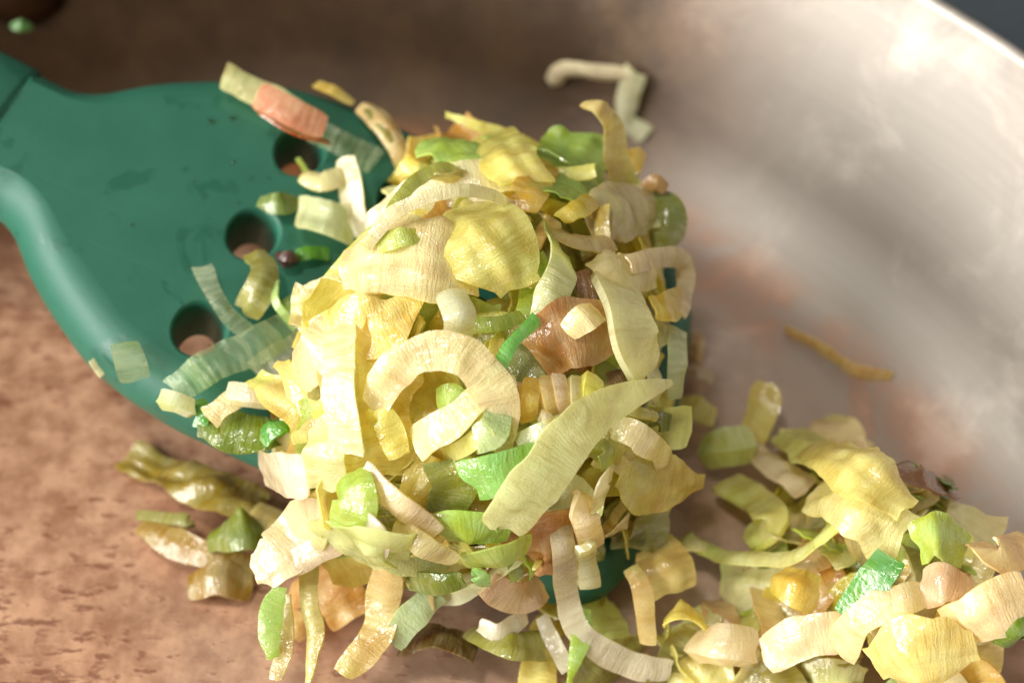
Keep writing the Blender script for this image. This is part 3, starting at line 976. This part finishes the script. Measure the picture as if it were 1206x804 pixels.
HH([(415, 560, .7), (415, 590, .95), (410, 622, .8)], [44, 58, 50], 'lime', 'bright lime tinted end of the white ribbon', 'leek_end', camber=.15)
HH([(430, 605, .75), (440, 625, .95), (436, 650, .75)], [34, 44, 36], 'white', 'glossy white leek square beside the lime tinted end', 'leek_square', camber=.15)
HH([(384, 498, .4), (382, 530, .65), (384, 575, .5)], [42, 48, 46], 'cream', 'cream sheet hanging left of the white ribbon', 'leek_sheet', camber=.15)
HH([(308, 552, .2), (330, 560, .5), (362, 562, .5)], [48, 56, 52], 'white', 'squarish pale sheet jutting over the near blade edge', 'leek_sheet', camber=.1, sheer=.1, crumple=.5)
HH([(428, 555, .7), (465, 592, .9), (512, 628, .7)], [20, 32, 20], 'peach', 'pinkish beige band slanting across the heap front', 'leek_band', camber=.35)
HH([(465, 618, .6), (498, 640, .85), (535, 660, .6)], [26, 32, 24], 'cream', 'ribbed cream strip beneath the pinkish slanting band', 'leek_strip', camber=.2)
HH([(475, 560, .2), (500, 575, .4), (520, 600, .3)], [50, 70, 50], 'yellow', 'golden yellow leaf behind the pinkish slanting band', 'leek_leaf', camber=.2)
HH([(520, 540, .4), (535, 570, .5), (520, 610, .4)], [40, 54, 50], 'olive', 'olive yellow folded leaf left of the bright mint leaf', 'leek_leaf', camber=-.25)
HH([(330, 690, .4), (316, 730, .2), (320, 775, .0)], [24, 28, 14], 'lime', 'lime green curled strip hanging at the heap lower corner', 'leek_strip', camber=.35, shape='petal')
HH([(334, 700, .1), (336, 750, .0), (326, 800, -.1)], [16, 20, 10], 'tan', 'thin tan strip hanging behind the lime curled strip', 'leek_strip', camber=.3)
HH([(365, 668, .3), (366, 710, .2), (372, 745, .1), (364, 806, .0)], [22, 22, 24, 8], 'tan', 'twisted tan strip hanging to a point', 'leek_strip', camber=.35, twist=1.0)
HH([(455, 672, .3), (450, 710, .3), (440, 750, .2), (404, 796, .0)], [34, 34, 34, 26], 'tan', 'ribbed tan strip hanging in front of the heap with wavy edges', 'leek_strip', camber=.2, sheer=.12, crumple=1.6)
HH([(515, 695, .3), (490, 722, .4), (462, 756, .1)], [36, 38, 34], 'frost', 'pale mint ribbed strip end hanging below the heap', 'leek_strip', camber=.15)
HH([(512, 705, .3), (540, 700, .5), (572, 690, .3)], [12, 20, 14], 'white', 'white sliver next to the pale mint ribbed strip', 'leek_sliver', camber=.2)
HH([(470, 680, .1), (505, 688, .4), (545, 682, .3)], [26, 32, 24], 'leaf', 'olive green strip below the ribbed cream strip', 'leek_strip', camber=.3)
HH([(555, 675, .5), (566, 680, .6), (574, 690, .4)], [12, 20, 8], 'mint', 'tiny mint green tip below the lime leaf tongue', 'leek_tip')
HH([(575, 690, .3), (610, 705, .5), (640, 690, .3)], [26, 40, 24], 'peach', 'pale crumpled sheet below the dark amber sheet', 'leek_sheet', camber=.25)
HH([(565, 735, .1), (590, 745, .2), (622, 725, .1)], [14, 22, 12], 'white', 'pointed whitish tip hanging at the heap front middle', 'leek_tip', camber=.25)
HH([(608, 452, .4), (604, 470, .5), (600, 490, .3)], [14, 22, 16], 'pink', 'pink leek fold beside the fibrous bunch', 'leek_fold', camber=.5)
HH([(600, 400, .0), (612, 440, .1), (600, 500, .0)], [50, 60, 60], 'olive', 'shaded olive leaf between the ring and the fibrous bunch', 'leek_leaf', camber=-.2)
HH([(700, 540, .6), (712, 530, .8), (714, 550, .7)], [14, 26, 14], 'lime', 'small lime chip beside the diagonal ribbon', 'leek_chip')

# --- smaller scraps that fill the heap
CUT = re.compile(r' (covering|cupped|bridging|lying|jutting|at the|beside|running|looping|crossing|standing|lining|in the|in front|laid|under|below|above|with|left|on the|sticking|behind|next|deep|inside|hanging|drooping|curling|beneath|ending|trailing|drifting|over|of the|slanting|along|round|between|up|fanned|resting|joining|curving|stuck|by) .*')


def anchors(group):
    return [(o.location.copy(), CUT.sub('', o['label'])) for o in COL.objects if o.get('group') == group]


def nearest(anch, p):
    return min(anch, key=lambda a: (a[0] - p).length)[1]


ANCH = anchors(GH)
random.seed(21)
FILL = [('cream', .28, 'pale cream'), ('butter', .28, 'soft yellow'), ('yellow', .10, 'deep yellow'), ('tan', .10, 'tan'), ('olive', .10, 'olive green'), ('lime', .08, 'lime green'), ('amber', .06, 'toasted amber')]


def pick():
    r = random.random()
    for c, q, wname in FILL:
        if r < q: return c, wname
        r -= q
    return FILL[0][0], FILL[0][2]


def scrap(c, N, L, W, color, label, group, tilt=.5, name='leek_scrap', cat='leek', crumple=1.3):
    N = N.normalized()
    a = random.uniform(0, 2 * math.pi)
    X = N.orthogonal().normalized()
    T = Matrix.Rotation(a, 3, N) @ X
    S = N.cross(T)
    ax = Matrix.Rotation(random.gauss(0, tilt * .6), 3, S) @ T
    Nn = Matrix.Rotation(random.gauss(0, tilt), 3, ax) @ (N - ax * N.dot(ax)).normalized()
    kap = random.choice((-1, -1, 1)) * random.uniform(.1, .9)          # bend angle about the side axis
    side = random.uniform(-.4, .4)
    cen, nor = [], []
    for i in range(6):
        q = i / 5 - .5
        cen.append(c + ax * (q * L * (1 - .3 * abs(kap) * abs(q))) + Nn * (kap * L * (q * q - .08)) + S * (side * L * (q * q - .08)))
        nor.append(Nn - ax * (2 * kap * q))
    return piece(name, cen, nor, [W * random.uniform(.7, 1.1), W, W * random.uniform(.5, 1.1)], color, label, group, cat,
                 shape=random.choice(('strip', 'strip', 'petal', 'chunk', 'point')), camber=random.uniform(-.2, .3), crumple=crumple,
                 sheer=random.choice((0, 0, .15, .3)), twist=random.uniform(-.7, .7))


def heap_point(u, v):
    """point on the heap shell from a unit direction in blade axes"""
    z = v
    r = math.sqrt(max(0, 1 - z * z))
    q = Vector((r * math.cos(u), r * math.sin(u), z))
    p = Vector([q[i] * HEAP_R[i] for i in range(3)])
    n = Vector([q[i] / HEAP_R[i] for i in range(3)])
    T3 = HMi.transposed()
    return HEAP_O + T3 @ p, (T3 @ n).normalized(), T3


n_fill = 0
while n_fill < 190:
    u, v = random.uniform(0, 2 * math.pi), random.uniform(-.25, 1)
    p, n, T3 = heap_point(u, v)
    p = p - n * random.uniform(.001, .0095)
    loc = HMi @ (p - BO)
    if loc.z < -.002 and loc.y > -.031: continue                   # nothing pushed through the blade
    if not inside(*pixel(p), HEAP_LINE): continue
    c, wname = pick()
    scrap(p, n, random.uniform(.014, .028), random.uniform(.008, .014), c,
          'small ' + wname + ' leek scrap by the ' + nearest(ANCH, p) + ' in the spatula heap', 'small scraps packed in the spatula heap')
    n_fill += 1

k = 0
while k < 34:
    p, n, T3 = heap_point(random.uniform(0, 2 * math.pi), random.uniform(.05, 1))
    if not inside(*pixel(p), HEAP_LINE): continue
    c, wname = pick()
    scrap(p + n * random.uniform(-.001, .004), n, random.uniform(.010, .024), random.uniform(.0014, .0034), c,
          'thin ' + wname + ' leek sliver by the ' + nearest(ANCH, p) + ' in the spatula heap', 'thin slivers in the spatula heap', tilt=.7, name='leek_sliver')
    k += 1

# --- leeks lying in the pan
GF = 'leek pieces lying in the pan'
def HF(*a, **k):
    k.setdefault('group', GF)
    if a[2] in ('cream', 'butter', 'peach', 'yellow'):
        k.setdefault('sheer', random.uniform(.0, .22))
    return H('floor', *a, **k)
HF([(150, 536, .1), (210, 560, .5), (262, 580, .5), (310, 600, .3)], [36, 50, 60, 54], (182, 158, 70), 'stewed olive yellow leaf lying in the pan under the near blade edge', 'leek_leaf', camber=.1, crumple=2.2)
HF([(160, 608, .2), (215, 612, .5), (225, 620, .3)], [10, 16, 8], 'olive', 'slim yellow olive strip with dark tip under the near blade edge', 'leek_strip')
HF([(168, 616, .2), (200, 636, .4), (250, 656, .4), (300, 668, .2)], [20, 34, 30, 26], (190, 164, 76), 'dull tan strip crossing the pan below the olive leaf', 'leek_strip', camber=.25)
HF([(248, 640, .5), (285, 622, .9), (318, 625, .6)], [36, 56, 44], 'leaf', 'domed green leaf in the shade under the blade', 'leek_leaf', camber=.4, shape='petal')
HF([(222, 690, .1), (255, 680, .4), (295, 688, .2)], [34, 46, 40], (184, 160, 66), 'yellow olive bent leaf nearest the scorched pan floor', 'leek_leaf', camber=.3)
HF([(300, 600, .5), (330, 620, .7), (345, 650, .4)], [30, 44, 30], 'tan', 'tan leaf half hidden behind the drooping petal', 'leek_leaf', camber=.3)
HF([(345, 690, .3), (385, 690, .7), (420, 730, .4)], [50, 66, 40], 'amber', 'brownish amber curled leaf in the shade below the heap', 'leek_leaf', camber=.35)
HF([(335, 720, .2), (350, 735, .3), (362, 750, .1)], [24, 30, 20], 'tan', 'small tan scrap behind the hanging strips', 'leek_bit')
HF([(470, 760, .2), (515, 745, .6), (560, 770, .3)], [34, 50, 40], (150, 116, 56), 'brown stewed leaf lying in the pan below the heap', 'leek_leaf', camber=.1, crumple=2)
HF([(560, 740, .4), (600, 755, .6), (640, 760, .3)], [40, 50, 40], 'olive', 'olive stewed leaf lying in the pan below the heap', 'leek_leaf', camber=.3)
H('pan', [(650, 98, .1), (665, 84, .3), (705, 86, .35), (745, 90, .25)], [18, 24, 24, 22], 'grey', 'pale blurred strip arm stuck to the far pan wall', 'leek_strip', camber=.5, sheer=.1)
H('pan', [(748, 84, .25), (738, 118, .3), (738, 142, .25), (760, 160, .15)], [28, 26, 20, 16], 'grey', 'pale bent strip sliding down the far pan corner', 'leek_strip', camber=.5, sheer=.2)
H('pan', [(925, 388, .05), (965, 408, .12), (1005, 436, .12), (1048, 446, .05)], [10, 16, 16, 18], 'tan', 'thin lone tan strip lying on the clean pan floor', 'leek_strip', camber=.3, sheer=.15)
H('pan', [(14, 26, .1), (24, 30, .2), (36, 27, .1)], [8, 14, 8], 'green', 'tiny green leek bit stuck beneath the dark rivet', 'leek_bit')
HF([(905, 452, 1.0), (896, 478, .8), (884, 512, .3)], [30, 40, 36], 'butter', 'upright pale yellow curled chip at the pile tip', 'leek_chip', camber=.4)
HF([(828, 532, .5), (856, 526, .7), (884, 522, .6)], [34, 42, 40], (222, 234, 150), 'thick pale green block lying in the pan by the pile', 'leek_block', th=.004, shape='chunk', camber=.1, crumple=.4)
HF([(880, 524, .2), (915, 548, .5), (950, 576, .3)], [24, 34, 36], 'peach', 'pinkish orange strip joining the pale block to the pile', 'leek_strip', camber=.3)
HF([(856, 566, .3), (890, 588, .5), (908, 612, .6), (884, 640, .3)], [26, 36, 44, 50], 'butter', 'bent yellow L shaped chip on the bare pan floor', 'leek_chip', camber=.1, th=.001)
HF([(818, 640, .4), (860, 655, .5), (920, 658, .5), (970, 630, .8), (1000, 600, .9)], [22, 24, 24, 26, 26], 'pale', 'long pale strip curving along the foot of the pan pile', 'leek_strip', camber=.35)
HF([(925, 512, .3), (955, 528, .8), (985, 540, .7)], [36, 50, 40], 'butter', 'yellow chip at the near end of the pan pile ridge', 'leek_chip', camber=.3)
HF([(955, 525, .9), (1010, 548, 1.3), (1070, 600, 1.2)], [50, 84, 70], 'butter', 'broad butter yellow petal along the ridge of the pan pile', 'leek_petal', camber=.35, shape='petal')
HF([(960, 580, .7), (1010, 590, 1.2), (1060, 640, 1.0)], [50, 80, 70], 'cream', 'broad cream petal below the ridge of the pan pile', 'leek_petal', camber=.3)
HF([(1048, 548, .6), (1080, 560, .9), (1120, 578, .5)], [18, 34, 26], 'brown', 'crinkled brown green shred behind the pan pile', 'leek_shred', crumple=2)
HF([(1070, 545, .7), (1095, 560, .8), (1122, 575, .6)], [8, 14, 12], 'leaf', 'dark green frilly edge behind the pan pile', 'leek_shred', crumple=2)
HF([(1050, 655, 1.3), (1030, 682, 1.4), (998, 728, 1.1)], [38, 44, 34], 'green', 'vivid green leaf piece lying on the pan pile', 'leek_leaf', camber=.2, crumple=.5, slant=.3)
HF([(1080, 640, 1.1), (1105, 625, 1.3), (1135, 650, 1.0)], [44, 62, 44], 'lime', 'lime tinted petal on the far flank of the pan pile', 'leek_petal', camber=.1, crumple=1.5)
HF([(1085, 690, 1.2), (1115, 685, 1.5), (1145, 698, 1.2)], [40, 52, 40], 'pink', 'pinkish translucent petal on the pan pile', 'leek_petal', camber=.35, sheer=.1)
HF([(915, 680, .8), (940, 690, 1.1), (962, 700, .9)], [34, 54, 40], 'yellow', 'golden yellow chunk on the near flank of the pan pile', 'leek_chunk', camber=.35)
HF([(820, 760, .3), (850, 758, .8), (885, 762, .5)], [36, 46, 42], 'cream', 'cream block at the foot of the pan pile', 'leek_block', th=.003, shape='chunk', camber=.15, crumple=.5)
HF([(900, 770, .6), (945, 750, 1.0), (1000, 745, .9)], [40, 58, 40], 'peach', 'peach sheet fanned at the foot of the pan pile', 'leek_sheet', camber=.3)
HF([(990, 770, 1.0), (1010, 730, 1.4), (1060, 705, 1.5), (1090, 700, 1.3)], [26, 36, 40, 30], 'cream', 'cream strip arched over the pan pile', 'leek_strip', camber=.4)
HF([(1030, 780, 1.2), (1080, 770, 1.7), (1150, 760, 1.5)], [60, 90, 70], 'butter', 'broad glossy yellow petal at the front of the pan pile', 'leek_petal', camber=.3, shape='petal')
HF([(1120, 740, 1.4), (1170, 720, 1.8), (1215, 700, 1.5)], [46, 66, 50], 'pale', 'pale yellow petal at the far end of the pan pile', 'leek_petal', camber=.3)
HF([(1180, 760, 1.5), (1200, 740, 1.7), (1215, 735, 1.5)], [30, 34, 30], 'leaf', 'green leaf cap at the far end of the pan pile', 'leek_leaf', camber=.3)
HF([(1150, 640, .9), (1180, 650, 1.2), (1215, 640, .9)], [30, 50, 40], 'tan', 'tan petal behind the pale yellow petal of the pan pile', 'leek_petal', camber=.3)
HF([(800, 478, .3), (822, 480, .5), (842, 492, .3)], [26, 34, 26], 'butter', 'pale yellow bit beside the blade tip on the pan floor', 'leek_bit', camber=.3)
HF([(812, 430, .2), (826, 436, .4), (838, 444, .2)], [16, 22, 14], 'peach', 'small beige bit beyond the blade tip on the pan floor', 'leek_bit', camber=.4)
HF([(815, 390, .1), (822, 405, .3), (818, 425, .1)], 16, 'tan', 'toasted tan bit beyond the blade tip on the pan floor', 'leek_bit', camber=.3)
HF([(790, 640, .3), (812, 636, .6), (836, 640, .4)], [26, 36, 26], 'pale', 'pale leek bit under the drooping tan petal', 'leek_bit', camber=.4)
HF([(785, 730, .5), (800, 715, .8), (830, 730, .5)], [34, 50, 34], 'butter', 'yellow leaf on the pan floor below the blade corner', 'leek_leaf', camber=.3)
HF([(1115, 560, .1), (1118, 572, .3), (1112, 588, .1)], 12, 'leaf', 'tiny dark green end at the brown shred tip', 'leek_bit')

ANCH = anchors(GF)
random.seed(33)
wts = [b[2] ** 2 for b in BUMPS[:6]] + [.00006]
for k in range(140):
    b = random.choices(BUMPS[:7], wts)[0]
    r_, a = b[2] * math.sqrt(random.random()) * 1.05, random.uniform(0, 2 * math.pi)
    x, y = b[0] + r_ * math.cos(a), b[1] + r_ * math.sin(a)
    hh = floor_h(x, y)
    e = .002
    n = Vector((floor_h(x - e, y) - floor_h(x + e, y), floor_h(x, y - e) - floor_h(x, y + e), 2 * e)).normalized()
    if math.hypot(x - PAN_C.x, y - PAN_C.y) > FLOOR_R - .012: continue
    c, wname = pick()
    z = max(.003, hh - random.uniform(-.001, .005))
    scrap(Vector((x, y, z)), n, random.uniform(.010, .02), random.uniform(.005, .010), c,
          'small ' + wname + ' leek scrap in the pan pile beside the ' + nearest(ANCH, Vector((x, y, z))), 'small scraps in the pan pile', tilt=.4)
